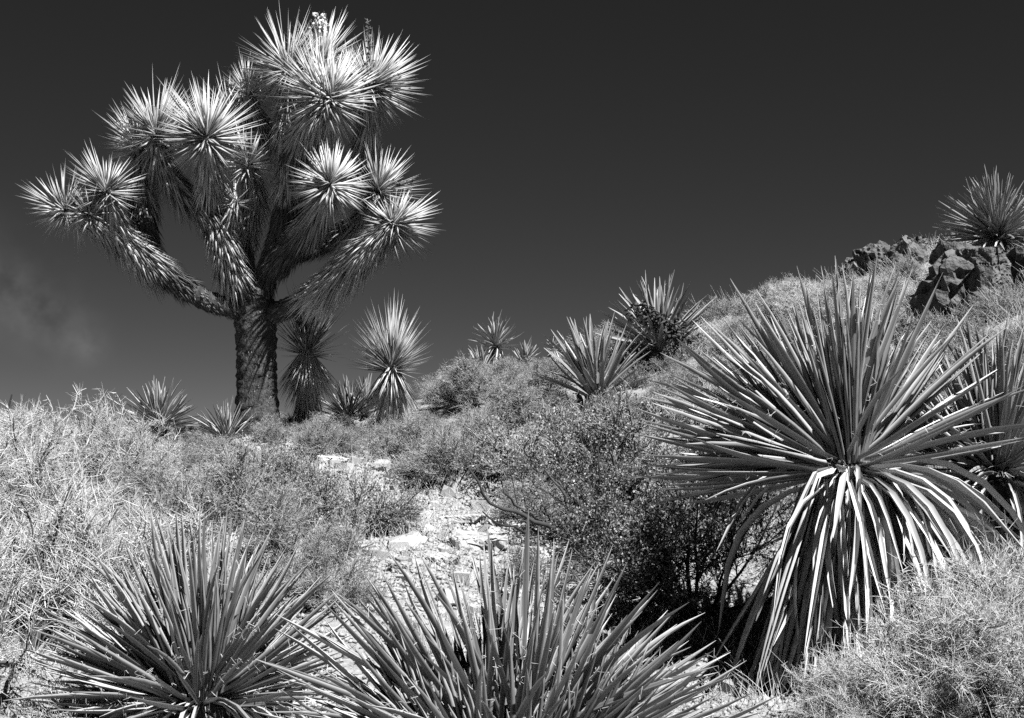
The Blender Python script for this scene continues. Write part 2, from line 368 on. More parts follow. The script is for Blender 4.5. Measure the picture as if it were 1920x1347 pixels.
# rough bark stubs on the trunk
c, r, T = trunk_c
th_bag.add(*thatch(c, r, T, 4200, .06, .96, .02, .06, tone=(0, .8), flare=.25, down=.3, w=.014))
th_bag.add(*thatch(LC['A'][0], LC['A'][1], LC['A'][2], 900, .02, .36, .025, .06, tone=(0, .4), flare=.25))
th_bag.add(*thatch(LC['E'][0], LC['E'][1], LC['E'][2], 900, .02, .40, .025, .07, tone=(0, .4), flare=.25))
tag(obj('sunlit_leaf_thatch', pale_bag.mesh('sunlit_leaf_thatch', M_THATCHPALE), jt), kind='stuff')
tag(obj('dead_leaf_thatch', th_bag.mesh('dead_leaf_thatch', M_THATCH), jt), kind='stuff')
ROS = [  # hub px, depth offset, axis (right, up, towards), radius px, count
 (112, 392, -.32, (-.85, .35, .3), 82, 150), (197, 352, -.36, (-.05, .85, .5), 84, 170), (163, 402, -.42, (-.35, -.1, .9), 60, 90),
 (290, 246, -.14, (-.1, .9, .35), 104, 210), (258, 272, .1, (-.6, .75, .2), 90, 150), (386, 254, -.37, (.05, .55, .8), 108, 230),
 (462, 172, .3, (-.3, .9, -.1), 66, 120), (536, 125, .12, (-.4, .85, .25), 112, 210), (598, 177, -.3, (-.45, .65, .6), 125, 190),
 (622, 187, -.34, (.35, -.05, .9), 98, 170), (603, 112, .2, (.15, .95, .1), 98, 180), (697, 158, -.02, (.5, .5, .5), 102, 260),
 (705, 165, .1, (.7, .25, -.2), 98, 150), (655, 150, .3, (.2, .9, -.2), 76, 120),
 (618, 345, -.45, (-.05, .25, .95), 90, 200), (711, 352, -.02, (.3, .9, .25), 94, 180), (742, 418, -.22, (.75, .35, .45), 90, 180),
 (466, 301, .2, (.1, .8, -.2), 84, 130), (441, 371, -.2, (0, .9, .2), 44, 40),
 (430, 215, .35, (.1, .85, .1), 84, 110), (560, 230, .3, (-.2, .6, -.3), 80, 80),
]
for i, (px, py, off, ax, R, k) in enumerate(ROS):
    b = Bag(); hub = JP(px, py, off) - JB
    b.add(*rosette(hub, CX(*ax), R * PXM, int(k * 1.05), 112, w=.0205 if R > 70 else .014))
    # a few spent leaves folding down under the head
    b.add(*rosette(hub - np.array(CX(*ax)) * .05, CX(*ax), R * PXM * .8, k // 4, 155, w=.016, tone=(.4, 1), droop=.5, th_min=100))
    o = obj('rosette', b.mesh('rosette', M_JLEAF), jt)
# bloom and old flower stalk
b = Bag(); fc = JP(600, 52, .2) - JB
for _ in range(260):
    p = fc + rng.normal(size=3) * np.array([.028, .028, .05]); d = rand_unit(1)
    b.add(*blades(p[None] - d * .02, d, rand_unit(1), [.04], [.022], rng.random(1), thick=1.6, mid=.5))
v, f, t_ = tubes(np.stack([JP(603, 112, .2) - JB, fc])[None], np.array([[.014, .012]]), 6); b.add(v, f, a=t_)
tag(obj('flower_cluster', b.mesh('flower_cluster', M_FLOWER), jt), kind='stuff')
for (p0, p1, off, kk) in (((697, 145), (689, 40), -.24, 90), ((470, 165), (463, 130), .28, 30), ((735, 352), (775, 338), -.05, 30)):
    b = Bag(); a0 = JP(*p0, off) - JB; a1 = JP(*p1, off) - JB
    pts = a0 + (a1 - a0) * np.linspace(0, 1, 6)[:, None] + rng.normal(size=(6, 3)) * .006
    v, f, t_ = tubes(pts[None], np.array([[.017, .016, .014, .011, .008, .005]]), 5); b.add(v, f, a=t_)
    tt = rng.uniform(.2, 1, kk)[:, None]
    dd = nrm((a1 - a0)[None] / np.linalg.norm(a1 - a0) * .7 + rand_unit(kk))
    b.add(*blades(a0 + (a1 - a0) * tt, dd, rand_unit(kk), rng.uniform(.02, .055, kk) * (1.3 - .6 * tt[:, 0]), np.full(kk, .012), rng.random(kk), thick=1, mid=.7))
    obj('old_flower_stalk', b.mesh('old_flower_stalk', M_GREYWOOD), jt)

# ------------------------------------------------------------------ yucca leaves (shared meshes)
def leaf_mesh(name, mat, ang, nseg=6, groove=.012, seed=0, wp=None, side=0.0, sm=True):
    """unit blade: starts along +Y, follows the elevation angles ang(t) in the YZ plane; width 1 along X"""
    ts = np.linspace(0, 1, nseg + 1); wp = wp or ([0, .08, .4, .7, .9, 1], [.85, .6, 1, .82, .42, .05])
    w = np.interp(ts, *wp); y = z = 0.0; V = []; E = []
    for i, t in enumerate(ts):
        a = math.radians(ang(t)); 
        if i: y += math.cos(am) / nseg; z += math.sin(am) / nseg
        am = math.radians(ang(t + .5 / nseg))
        ny, nz = -math.sin(a), math.cos(a); g = groove * w[i]; s = side * t * t
        for (xx, h, e) in ((-.5, .6 * g, 1), (-.22, -.7 * g, .45), (.22, -.7 * g, .45), (.5, .6 * g, 1), (0, -1.9 * g, .2)):
            V.append((xx * w[i] + s, y + ny * h, z + nz * h)); E.append(max(e, (t - .80) / .2 * 1.0))
    f = []
    for i in range(nseg):
        o = i * 5; p = o + 5
        for a_, b_ in ((0, 1), (1, 2), (2, 3), (3, 4), (4, 0)): f.append((o + a_, o + b_, p + b_, p + a_))
    me = mesh(name, V, [np.array(f)], mat, sm, {'edge': E})
    at = me.attributes.new('sharp_edge', 'BOOLEAN', 'EDGE')
    ev = np.zeros(len(me.edges) * 2, np.int32); me.edges.foreach_get('vertices', ev); ev = ev.reshape(-1, 2)
    sharp = ((ev[:, 0] % 5 == ev[:, 1] % 5) & ((ev[:, 0] % 5 == 0) | (ev[:, 0] % 5 == 3)))
    at.data.foreach_set('value', sharp)
    return me
def variants(name, mat, gen, k, **kw):
    return [leaf_mesh(name, mat, gen(i), seed=i, **kw) for i in range(k)]
r_ = random.Random(3)
def live_ang(i):
    c = [-14, -7, -2, 3, 8, -22][i % 6]; c2 = r_.uniform(-14, 14)
    return lambda t: c * (t - .3) + c2 * t * t - (6 if t < .1 else 0)
def skirt_ang(i):
    a0 = r_.uniform(-25, 30); a1 = r_.uniform(-92, -70); tb = r_.uniform(.06, .18); wv = r_.uniform(-16, 16); fq = r_.uniform(4, 9)
    return lambda t: a0 + (a1 - a0) * min(1, (t / tb)) ** .8 + wv * math.sin(fq * t)
def arch_ang(i):
    a0 = r_.uniform(-5, 15); a1 = r_.uniform(-82, -45)
    return lambda t: a0 + (a1 - a0) * min(1, t / .7) ** 1.1
LIVE = [leaf_mesh('leaf', M_LEAF, live_ang(i), side=r_.uniform(-1.6, 1.6)) for i in range(18)]
LIVE_FAR = variants('leaf', M_LEAF_FAR, live_ang, 8, nseg=5)
SKIRT = [leaf_mesh('dead_leaf', M_DEAD, skirt_ang(i), nseg=9, side=r_.uniform(-3, 3), groove=r_.uniform(.006, .022)) for i in range(18)]
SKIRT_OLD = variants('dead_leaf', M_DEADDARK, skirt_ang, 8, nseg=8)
ARCH = variants('dead_leaf', M_DEAD, arch_ang, 8, nseg=6)

def leaf_mtx(base, d, up, Ln, wd, roll=0.0):
    d = Vector(d).normalized(); up = Vector(up)
    z = (up - d * up.dot(d))
    if z.length < 1e-4: z = d.orthogonal()
    z.normalize(); x = d.cross(z)
    if roll: R = Matrix.Rotation(roll, 3, d); x = R @ x; z = R @ z
    m = Matrix(((x.x * wd, d.x * Ln, z.x * Ln, base[0]), (x.y * wd, d.y * Ln, z.y * Ln, base[1]), (x.z * wd, d.z * Ln, z.z * Ln, base[2]), (0, 0, 0, 1)))
    return m
def join_leaves(name, items, mat):
    """items: (mesh, matrix) -> one mesh"""
    cache = {}; V = []; Q = []; E = []; n0 = 0
    for me, m in items:
        if me.name not in cache:
            co = np.zeros(len(me.vertices) * 3); me.vertices.foreach_get('co', co)
            lp = np.zeros(len(me.loops), np.int32); me.loops.foreach_get('vertex_index', lp)
            ed = np.zeros(len(me.vertices)); me.attributes['edge'].data.foreach_get('value', ed)
            cache[me.name] = (co.reshape(-1, 3), lp.reshape(-1, 4), ed)
        co, lp, ed = cache[me.name]; M = np.array(m)
        V.append(co @ M[:3, :3].T + M[:3, 3]); Q.append(lp + n0); E.append(ed); n0 += len(co)
    return mesh(name, np.concatenate(V), [np.concatenate(Q)], mat, False, {'edge': np.concatenate(E)})
def live_dirs(k, axis, th0, th1, power=1.0):
    """spiral of leaf directions, evenly spread over the cap th0..th1 around axis"""
    axis = Vector(axis).normalized(); u = axis.orthogonal().normalized(); v = axis.cross(u); out = []
    for i in range(k):
        s = ((i + .5) / k) ** power
        th = math.radians(th0 + (th1 - th0) * s) + random.gauss(0, .06); ph = i * 2.39996 + random.gauss(0, .22)
        out.append((axis * math.cos(th) + (u * math.cos(ph) + v * math.sin(ph)) * math.sin(th), axis, th, ph))
    return out
def trunk_mesh(r0, r1, h, mat=None, lean=(0, 0)):
    ns, k = 14, 9; v = []
    for j in range(k):
        t = j / (k - 1)
        for s in range(ns):
            a = 2 * math.pi * s / ns; rr = (r0 + (r1 - r0) * t) * (1 + random.uniform(-.09, .09)) * (.4 if j == k - 1 else 1)
            v.append((rr * math.cos(a) + lean[0] * t, rr * math.sin(a) + lean[1] * t, h * t - .06 * (1 - t)))
    f = [(j * ns + s, j * ns + (s + 1) % ns, (j + 1) * ns + (s + 1) % ns, (j + 1) * ns + s) for j in range(k - 1) for s in range(ns)]
    return mesh('trunk', v, [np.array(f)], mat or M_BARK, True)
def yucca(hub, label, nlive, Ln, wd, axis=(0, 0, 1), th=(4, 92), meshes=LIVE, group=None, skirt=0, skirt_len=.8, arch=0, jitter=.03, trunk_r=.07,
          power=.8, front_gap=0.0, arch_bias=None, skirt_bias=None, extra=0, inner=0, old=0, fibres=0, short_top=0.0, name='yucca', skirt_w=None, hub_off=.55):
    hub = Vector(hub); base = Vector((hub.x, hub.y, gz(hub.x, hub.y))); h = max(hub.z - base.z, .05)
    t = thing(name, base, label, 'yucca', group)
    obj('trunk', trunk_mesh(trunk_r * 1.15, trunk_r, h + .02), t)
    H = Vector((0, 0, h)); ax = Vector(axis).normalized(); ends = []
    for d, a, thh, ph in live_dirs(nlive, axis, th[0], th[1], power):
        f = thh / math.radians(max(th[1], 1))
        if front_gap and thh > .5 and d.x * .40 - d.y * .92 > .22 * math.sin(thh) and random.random() < front_gap: continue
        ln = Ln * random.uniform(.78, 1.08) * (1 - short_top * (1 - f)) * (.93 if f > .85 else 1)
        o = (d - ax * d.dot(ax)); o = o.normalized() * trunk_r * hub_off * min(1, f * 1.3) if o.length > 1e-3 else Vector()
        b = H + o + ax * (trunk_r * (.9 - 1.1 * f)) + Vector([random.gauss(0, jitter) for _ in range(3)]) * .5
        up = a + Vector([random.gauss(0, .12) for _ in range(3)])
        m = leaf_mtx(b, d, up, ln, wd * random.uniform(.75, 1.2), random.gauss(0, .35))
        obj('leaf', random.choice(meshes), t, m); ends.append((m, ln, wd))
    if inner:
        items = []
        for d, a, thh, ph in live_dirs(inner, axis, th[0], th[1] * .9, power):
            o = d - ax * d.dot(ax); o = o.normalized() * trunk_r * hub_off if o.length > 1e-3 else Vector()
            if front_gap and thh > .5 and d.x * .40 - d.y * .92 > .22 * math.sin(thh): continue
            items.append((random.choice(meshes), leaf_mtx(H + o, d, a, Ln * random.uniform(.6, .95) * (1 - short_top), wd * random.uniform(.7, 1.1), random.gauss(0, .4))))
        tag(obj('inner_leaves', join_leaves('inner_leaves', items, meshes[0].materials[0]), t), kind='stuff')
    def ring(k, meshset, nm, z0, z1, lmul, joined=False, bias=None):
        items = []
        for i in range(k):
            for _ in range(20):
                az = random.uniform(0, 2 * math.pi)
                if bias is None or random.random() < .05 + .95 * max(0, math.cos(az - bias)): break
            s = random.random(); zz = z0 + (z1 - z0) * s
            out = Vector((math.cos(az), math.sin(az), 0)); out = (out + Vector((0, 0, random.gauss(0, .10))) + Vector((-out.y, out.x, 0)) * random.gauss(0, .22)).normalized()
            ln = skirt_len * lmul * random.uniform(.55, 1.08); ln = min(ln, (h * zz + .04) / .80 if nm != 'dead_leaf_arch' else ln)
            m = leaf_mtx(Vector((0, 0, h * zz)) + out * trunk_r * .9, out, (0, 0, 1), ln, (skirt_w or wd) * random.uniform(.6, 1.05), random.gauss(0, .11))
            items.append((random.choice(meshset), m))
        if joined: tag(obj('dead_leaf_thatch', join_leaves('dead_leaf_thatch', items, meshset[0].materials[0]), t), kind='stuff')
        else:
            for me, m in items: obj('dead_leaf', me, t, m)
    if skirt: ring(skirt, SKIRT, 'dead_leaf', .70, .99, 1.0, bias=skirt_bias)
    if arch: ring(arch, ARCH, 'dead_leaf_arch', .85, 1.0, .8, bias=arch_bias)
    if extra: ring(extra, SKIRT, 'dead_leaf', .45, .97, 1.0, True, bias=skirt_bias)
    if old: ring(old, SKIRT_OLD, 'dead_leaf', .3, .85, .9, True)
    if fibres:
        k = fibres; b = Bag(); PT = []
        for _ in range(k):
            m, ln, w_ = random.choice(ends); s = random.choice((-.5, .5)); u = random.uniform(.15, .85)
            p = np.array(m @ Vector((s, u, .005))); d = rand_unit(1)[0] * .02; c = rand_unit(1)[0] * .02; tt = np.linspace(0, 1, 6)[:, None]
            PT.append(p + d * tt * random.uniform(.8, 2) + c * np.sin(tt * random.uniform(3, 7)) * .8)
        v, f, tn = tubes(np.array(PT), np.full((k, 6), .0009), 3); b.add(v, f, a=tn)
        tag(obj('leaf_fibres', b.mesh('leaf_fibres', M_PALE), t), kind='stuff')
    return t

# the big yucca with a hanging skirt, and its neighbour
yucca(P(1588, 868, 6.2), 'large yucca with a long hanging skirt of pale dead leaves', 330, .92, .0225, short_top=.16, front_gap=.88, axis=(-.12, .04, 1), th=(3, 90), trunk_r=.12,
      skirt=298, skirt_len=1.15, arch=60, arch_bias=-.45, old=260, fibres=1100, power=.72, skirt_bias=-1.35, skirt_w=.030, extra=620, inner=330)
yucca(P(1868, 880, 6.65), 'smaller yucca merging into the flank of the large skirted yucca', 190, .64, .022, front_gap=.4, axis=(.12, -.06, 1), th=(3, 100), trunk_r=.09,
      skirt=110, skirt_len=.8, arch=80, old=120, fibres=300, inner=150, skirt_w=.022)
yucca(P(376, 1305, 5.4), 'round leafy yucca beside the pale thorny thicket, hub low on the ground', 298, .615, .0180, inner=330, front_gap=.35, axis=(-.06, -.04, 1), th=(2, 88), trunk_r=.10, fibres=900, power=.72, arch=60, hub_off=.8)
yucca(P(955, 1415, 4.75), 'broad low yucca with wide fanned leaves in front of the stony clearing', 299, .70, .0215, inner=380, axis=(.02, -.06, 1), th=(2, 86), trunk_r=.22, fibres=1000, power=.68, jitter=.10, short_top=.28, hub_off=1.15, arch=30)
# hillside yuccas
yucca(P(1118, 742, 11.3), 'stiff broad-leaved yucca with bare upright fan above the leafy shrub', 64, .60, .040, axis=(-.12, -.05, 1), th=(3, 62), meshes=LIVE_FAR, trunk_r=.08, fibres=160)
tY = yucca(P(1236, 655, 12.4), 'stiff yucca holding a dark clump of dried flowers among its leaves', 95, .60, .040, axis=(-.12, -.05, 1), th=(3, 74), meshes=LIVE_FAR, trunk_r=.09, fibres=160)
b = Bag(); c0 = np.array(P(1240, 607, 12.05)) - np.array(tY.location)
for i in range(420):
    s = rng.uniform(-1, 1); p = c0 + np.array([.20 * s, 0, -.13 * s]) + rng.normal(size=3) * np.array([.05, .05, .045]); d = rand_unit(1)
    b.add(*blades(p[None], d, rand_unit(1), [.05], [.02], rng.random(1), thick=1.2, mid=.5))
v, f, tn = tubes(np.stack([c0 * 0 + np.array([0, 0, .15]), c0])[None], np.array([[.02, .012]]), 6); b.add(v, f, a=tn)
tag(obj('dried_flower_clump', b.mesh('dried_flower_clump', M_WOOD), tY), kind='stuff')
yucca(P(1868, 445, 11.9), 'bushy yucca on top of the hillside above the rock outcrop', 240, .50, .022, axis=(-.12, -.05, 1), th=(3, 104), meshes=LIVE_FAR, trunk_r=.08, arch=25)
yucca(P(930, 650, 16.5), 'small short-trunked yucca alone on the crest of the ridge', 70, .36, .028, axis=(0, 0, 1), th=(3, 95), meshes=LIVE_FAR, trunk_r=.05, skirt=40, skirt_len=.35)
yucca(P(905, 690, 15.8), 'tiny yucca leaning at the foot of the small crest yucca', 40, .26, .022, axis=(-.35, -.1, 1), th=(3, 80), meshes=LIVE_FAR, trunk_r=.04)
yucca(P(985, 682, 15.6), 'little pale yucca tuft behind the shrubs on the crest', 36, .24, .022, axis=(.1, 0, 1), th=(3, 60), meshes=LIVE_FAR, trunk_r=.03)
yucca(P(1037, 655, 14.5), 'small dark yucca bud poking out beside the stiff upright fan', 30, .13, .014, axis=(0, -.1, 1), th=(3, 110), meshes=LIVE_FAR, trunk_r=.04, skirt=16, skirt_len=.2)
yucca(P(300, 795, 10.8), 'small dark spiky yucca behind the upper pale thicket', 120, .31, .020, axis=(.02, -.05, 1), th=(3, 92), meshes=LIVE, trunk_r=.05)
yucca(P(425, 822, 10.6), 'low dark thin-leaved yucca at the foot of the Joshua tree', 80, .27, .012, axis=(0, 0, 1), th=(3, 75), meshes=LIVE, trunk_r=.04)
yucca(P(652, 782, 12.3), 'low yucca clump between the two young skirted Joshua trees', 60, .30, .026, axis=(-.05, 0, 1), th=(3, 75), meshes=LIVE_FAR, trunk_r=.05)
yucca(P(683, 772, 12.9), 'dark low yucca clump tucked close beside the paler young Joshua tree', 60, .30, .026, axis=(.05, 0, 1), th=(3, 75), meshes=LIVE, trunk_r=.05)

# young Joshua trees with pale skirts
def young(px, py, pb, d, label, R, mat, lean, k=210):
    hub = np.array(P(px, py, d)); base = np.array(P(pb[0], pb[1], d)); base[2] = gz(base[0], base[1])
    t = thing('young_joshua_tree', base, label, 'tree'); h = hub - base
    pts, rad = spline([np.array([0, 0, -.05]), h * .5, h], [.055, .05, .045], 12); T = nrm(np.gradient(pts, axis=0))
    v, f, tn = tubes(pts[None], rad[None], 10); obj('trunk', mesh('trunk', v, [f], M_BARK, True, {'tone': tn}), t)
    b = Bag(); b.add(*rosette(h, CX(*lean), R, k, 92, w=.015, th_min=2, tall=.65, even=True)); obj('rosette', b.mesh('rosette', mat), t)
    b = Bag()
    for (z0, z1, kk, l0, l1, fl) in ((.88, 1.0, 260, .28, .50, .58), (.35, .9, 260, .22, .42, .28), (.1, .7, 200, .15, .3, .22)):
        i = rng.uniform(z0, z1, kk)[:, None]; p = h * i; a = rng.uniform(0, 2 * np.pi, kk)
        o = np.stack([np.cos(a), np.sin(a), 0 * a], -1); dd = o * (fl + .13 * rng.normal(size=(kk, 1))) + np.array([0, 0, -1.0]) + .06 * rng.normal(size=(kk, 3))
        b.add(*blades(p + o * .045, dd, o, rng.uniform(l0, l1, kk), .016 * rng.uniform(.7, 1.3, kk), rng.uniform(.3, 1, kk)))
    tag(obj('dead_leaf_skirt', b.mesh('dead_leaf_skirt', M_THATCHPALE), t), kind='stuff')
    return t
young(575, 657, (576, 800), 11.75, 'young unbranched Joshua tree shaded by the big tree with dappled skirt', .30, M_JDARK, (0, 1, .1))
young(733, 686, (733, 800), 11.9, 'young unbranched Joshua tree with sunlit pale skirt standing clear in the open', .34, M_JDARK, (.03, 1, .1), 260)

# ------------------------------------------------------------------ shrubs
def sprout(PT, n, L0, L1, k, spread, wander, up, tmin):
    """children polylines from parent polylines PT (N,kp,3)"""
    Nn, kp, _ = PT.shape; M = Nn * n; par = np.repeat(np.arange(Nn), n)
    t = rng.uniform(tmin, .999, M) * (kp - 1); i = t.astype(int); u = (t - i)[:, None]
    b = PT[par, i] * (1 - u) + PT[par, i + 1] * u; tg = nrm(PT[par, i + 1] - PT[par, i])
    d = nrm(tg + spread * rand_unit(M) + np.array([0, 0, up])); ln = rng.uniform(L0, L1, M)[:, None] / (k - 1)
    out = np.zeros((M, k, 3)); out[:, 0] = b
    for j in range(1, k):
        d = nrm(d + wander * rand_unit(M)); out[:, j] = out[:, j - 1] + d * ln
    return out
def clip_dome(PT, R, H, slack=1.05, wild=0.0):
    e = PT[:, -1]; q = np.sqrt((e[:, 0] / R) ** 2 + (e[:, 1] / R) ** 2 + (np.maximum(e[:, 2], 0) / H) ** 2)
    lim = slack + (.10 + wild) * rng.normal(size=len(q)) + (.14 + wild) * vnoise(np.arctan2(e[:, 1], e[:, 0]) * R * 2, e[:, 2] * 2, .45, 9)
    return PT[(q < lim) & (e[:, 2] > -.03)]
def taper(k, r0, r1, N): return np.tile(np.linspace(r0, r1, k), (N, 1)) * rng.uniform(.75, 1.25, (N, 1))
def shrub_parts(R, H, stems, n1, n2, n3, kind, tw=.0022):
    a = rng.uniform(0, 2 * np.pi, stems); el = np.arccos(rng.uniform(.12, 1, stems))
    d = np.stack([np.sin(el) * np.cos(a), np.sin(el) * np.sin(a), np.cos(el)], -1)
    base = np.stack([np.cos(a), np.sin(a), 0 * a], -1) * rng.uniform(0, .14 * R, stems)[:, None] + np.array([0, 0, -.03])
    reach = np.array([R, R, H]) * rng.uniform(.62, .95, stems)[:, None]; k0 = 6
    s = np.linspace(0, 1, k0)[None, :, None]
    P0 = base[:, None] + (d * reach)[:, None] * s + np.cumsum(rng.normal(size=(stems, k0, 3)) * .035 * R, axis=1) * s
    P0[:, :, 2] = np.maximum(P0[:, :, 2], -.03 + .05 * s[:, :, 0])
    wild = {'pale': .10, 'mid': .06, 'leafy': .09, 'dark': .14}[kind]
    P1 = clip_dome(sprout(P0, n1, .22 * R, .5 * R, 5, .75, .22, .15, .25), R, H, 1.05 + wild, wild)
    P2 = clip_dome(sprout(P1, n2, .09 * R, .24 * R, 4, .9, .28, .12, .1), R, H, 1.08 + wild, wild)
    br = Bag(); tw_ = Bag(); lf = Bag()
    v, f, t = tubes(P0, taper(k0, .012 * (R / .7) , .004, len(P0)), 5); br.add(v, f, a=t)
    v, f, t = tubes(P1, taper(5, .0045, .0022, len(P1)), 3); br.add(v, f, a=t)
    v, f, t = tubes(P2, taper(4, tw * 1.25, tw * .6, len(P2)), 3); tw_.add(v, f, a=t)
    if kind in ('pale', 'mid'):
        P3 = sprout(P2, n3, .03, .10 if kind == 'pale' else .085, 2, 1.3, .1, .05, .15)
        v, f, t = tubes(P3, taper(2, tw * .95, tw * .25, len(P3)), 3); tw_.add(v, f, a=t)
    if kind in ('mid', 'leafy', 'dark'):
        nl = {'mid': 3, 'leafy': 6, 'dark': 7}[kind]; M = len(P2) * nl; par = np.repeat(np.arange(len(P2)), nl)
        t = rng.uniform(.1, .999, M) * 3; i = t.astype(int); u = (t - i)[:, None]
        p = P2[par, i] * (1 - u) + P2[par, i + 1] * u
        dd = nrm(P2[par, i + 1] - P2[par, i]) * .6 + rand_unit(M) + np.array([0, 0, .25]); dd = nrm(dd); xx = nrm(np.cross(dd, rand_unit(M)))
        ln = rng.uniform(.010, .022, M)[:, None] * (1.0 if kind != 'dark' else 1.1); wd = ln * rng.uniform(.2, .36, (M, 1))
        V = np.stack([p, p + dd * ln * .55 + xx * wd, p + dd * ln, p + dd * ln * .55 - xx * wd], 1).reshape(-1, 3)
        b = np.arange(M)[:, None] * 4
        lf.add(V, np.concatenate([b, b + 1, b + 2, b + 3], 1), a=np.repeat(rng.random(M), 4))
    return br, tw_, lf
def make_kind(kind, R, H, stems, n1, n2, n3, tw=.0022):
    br, tw_, lf = shrub_parts(R, H, stems, n1, n2, n3, kind, tw)
    wood = {'pale': M_GREYWOOD, 'mid': M_GREYWOOD, 'leafy': M_GREYWOOD, 'dark': M_WOOD}[kind]
    twm = {'pale': M_PALE, 'mid': M_MID, 'leafy': M_MID, 'dark': M_GREYWOOD}[kind]
    parts = [('branches', br.mesh('branches', wood)), ('twigs', tw_.mesh('twigs', twm))]
    if lf.n: parts.append(('foliage', lf.mesh('foliage', M_LEAFDARK if kind == 'dark' else M_LEAFLET)))
    return parts
KINDS = {
 'pale': [make_kind('pale', .62, .55, 26, 13, 14, 6, .00155) for _ in range(3)],
 'mid': [make_kind('mid', .60, .55, 24, 12, 11, 3, .0018) for _ in range(3)],
 'leafy': [make_kind('leafy', .60, .60, 22, 12, 12, 0, .0017) for _ in range(3)],
 'dark': [make_kind('dark', .75, .85, 16, 12, 13, 0, .0019) for _ in range(2)],
}
placed = []
HGT = {'pale': .53, 'mid': .53, 'leafy': .58, 'dark': .90}
# how high scrub may reach in the view from the photographer's spot: (column from, to, up to distance, row)
CAPS = [(-400, 30, 30, 800), (30, 235, 30, 758), (235, 395, 10.9, 818), (235, 395, 30, 800), (395, 540, 30, 768), (540, 620, 11.8, 778), (620, 700, 12.9, 775), (700, 775, 12.0, 762),
        (540, 775, 30, 775), (775, 800, 30, 700), (800, 870, 30, 655), (870, 1010, 17, 672), (1010, 1060, 30, 660), (1030, 1190, 11.3, 728), (1060, 1150, 30, 610), (1150, 1300, 12.4, 655), (1150, 1300, 30, 600),
        (1290, 1400, 30, 555), (1400, 1570, 30, 525), (1570, 1745, 30, 515), (1745, 1925, 10.6, 600), (1745, 1800, 30, 465), (1800, 1925, 11.9, 450), (1925, 3000, 30, 400)]
def row_of(x, y, z):
    v = Vector((x, y, z - EYE)); d = v.dot(FWD); return 673.5 - v.dot(UPV) / d * F, d
def fit(x, y, kind, s, sz):
    z0 = gz(x, y); h = HGT[kind] * s * sz; row, d = row_of(x, y, z0 + h); px = 960 + x / d * F; r = .40 * s * F / d
    need = max([c[3] for c in CAPS if px + r > c[0] and px - r < c[1] and d < c[2]], default=0)
    if row >= need: return s
    row0, _ = row_of(x, y, z0)
    return s * max(0, (row0 - need) / max(row0 - row, 1))
def shrub(x, y, kind, s, label, group=None, name='shrub', sz=1.0, var=None, dz=0.0, cap=True):
    if cap: s = max(fit(x, y, kind, s, sz), .2)
    parts = KINDS[kind][random.randrange(len(KINDS[kind])) if var is None else var]
    t = thing(name, (x, y, gz(x, y) + dz), label, 'shrub', group, random.uniform(0, 6.28), (s, s, s * sz))
    for nm, me in parts: tag(obj(nm, me, t), kind='stuff' if nm != 'branches' else None)
    placed.append((x, y, .5 * s)); return t
def shrub_px(px, d, kind, s, label, **kw):
    """placed by picture column and distance; stands on the ground"""
    x = (px - 960) / F * d; y = d * math.cos(PITCH); return shrub(x, y, kind, s, label, **kw)
shrub_px(40, 6.0, 'pale', 1.35, 'pale thorny thicket beside the round low yucca', name='thorny_shrub')
shrub_px(215, 6.9, 'pale', .72, 'pale thorny shrub just uphill of the round low yucca', name='thorny_shrub')
shrub_px(-60, 7.6, 'pale', 1.2, 'pale thorny shrub behind the thicket that flanks the round yucca', name='thorny_shrub')
shrub_px(140, 9.0, 'pale', 1.0, 'tall bright thorny thicket against the sky in front of the small dark yucca', name='thorny_shrub', cap=False)
shrub_px(-10, 9.5, 'pale', .8, 'pale thorny shrub against the sky next to the dark bare stem', name='thorny_shrub', cap=False)
shrub_px(255, 9.4, 'pale', 1.0, 'bright thorny shrub just below the small dark yucca', name='thorny_shrub')
shrub_px(1800, 5.3, 'pale', .78, 'bright spiky low shrub at the foot of the large skirted yucca', name='thorny_shrub')
shrub_px(1915, 5.6, 'pale', .9, 'pale spiky shrub under the smaller yucca beside the skirted one', name='thorny_shrub')
shrub_px(1640, 5.25, 'pale', .5, 'small sparse thorny shrub on the bare soil before the skirted yucca', name='thorny_shrub')
bush = shrub_px(1150, 8.15, 'dark', .85, 'dark leafy bush with exposed crooked branches over the stony clearing', name='leafy_bush', var=0)
def crooked(t, lines):
    inv = (Matrix.LocRotScale(t.location, t.rotation_euler, t.scale)).inverted()
    for pix, r0 in lines:
        w = [P(a, b_, d) for a, b_, d in pix]; c, r = spline([np.array(inv @ q) for q in w], np.linspace(r0, r0 * .3, len(w)), 14)
        c[1:-1] += rng.normal(size=(12, 3)) * .010
        v, f, tn = tubes(c[None], r[None], 6); obj('branch', mesh('branch', v, [f], M_WOOD, True, {'tone': tn}), t)
crooked(bush, [([(1105, 1035, 8.1), (1050, 1000, 7.95), (980, 965, 7.85), (920, 940, 7.8), (880, 880, 7.8)], .022),
               ([(1100, 1030, 8.1), (1020, 980, 8.0), (960, 940, 7.95), (930, 890, 7.9)], .018),
               ([(1110, 1035, 8.1), (1075, 985, 8.0), (1060, 930, 7.95), (1020, 880, 7.9)], .02),
               ([(1120, 1035, 8.1), (1125, 960, 8.0), (1150, 900, 7.9), (1140, 840, 7.85)], .02),
               ([(1100, 1040, 8.1), (1000, 1000, 7.9), (940, 985, 7.8), (905, 960, 7.75)], .014),
               ([(1115, 1035, 8.1), (1180, 985, 7.95), (1240, 960, 7.85), (1280, 890, 7.8)], .018)])
shrub_px(1300, 7.35, 'dark', .95, 'dark leafy bush in the shade beside the large skirted yucca', name='leafy_bush', var=1)
shrub_px(1400, 7.9, 'dark', 1.0, 'dark leafy bush directly behind the large skirted yucca', name='leafy_bush', var=0)
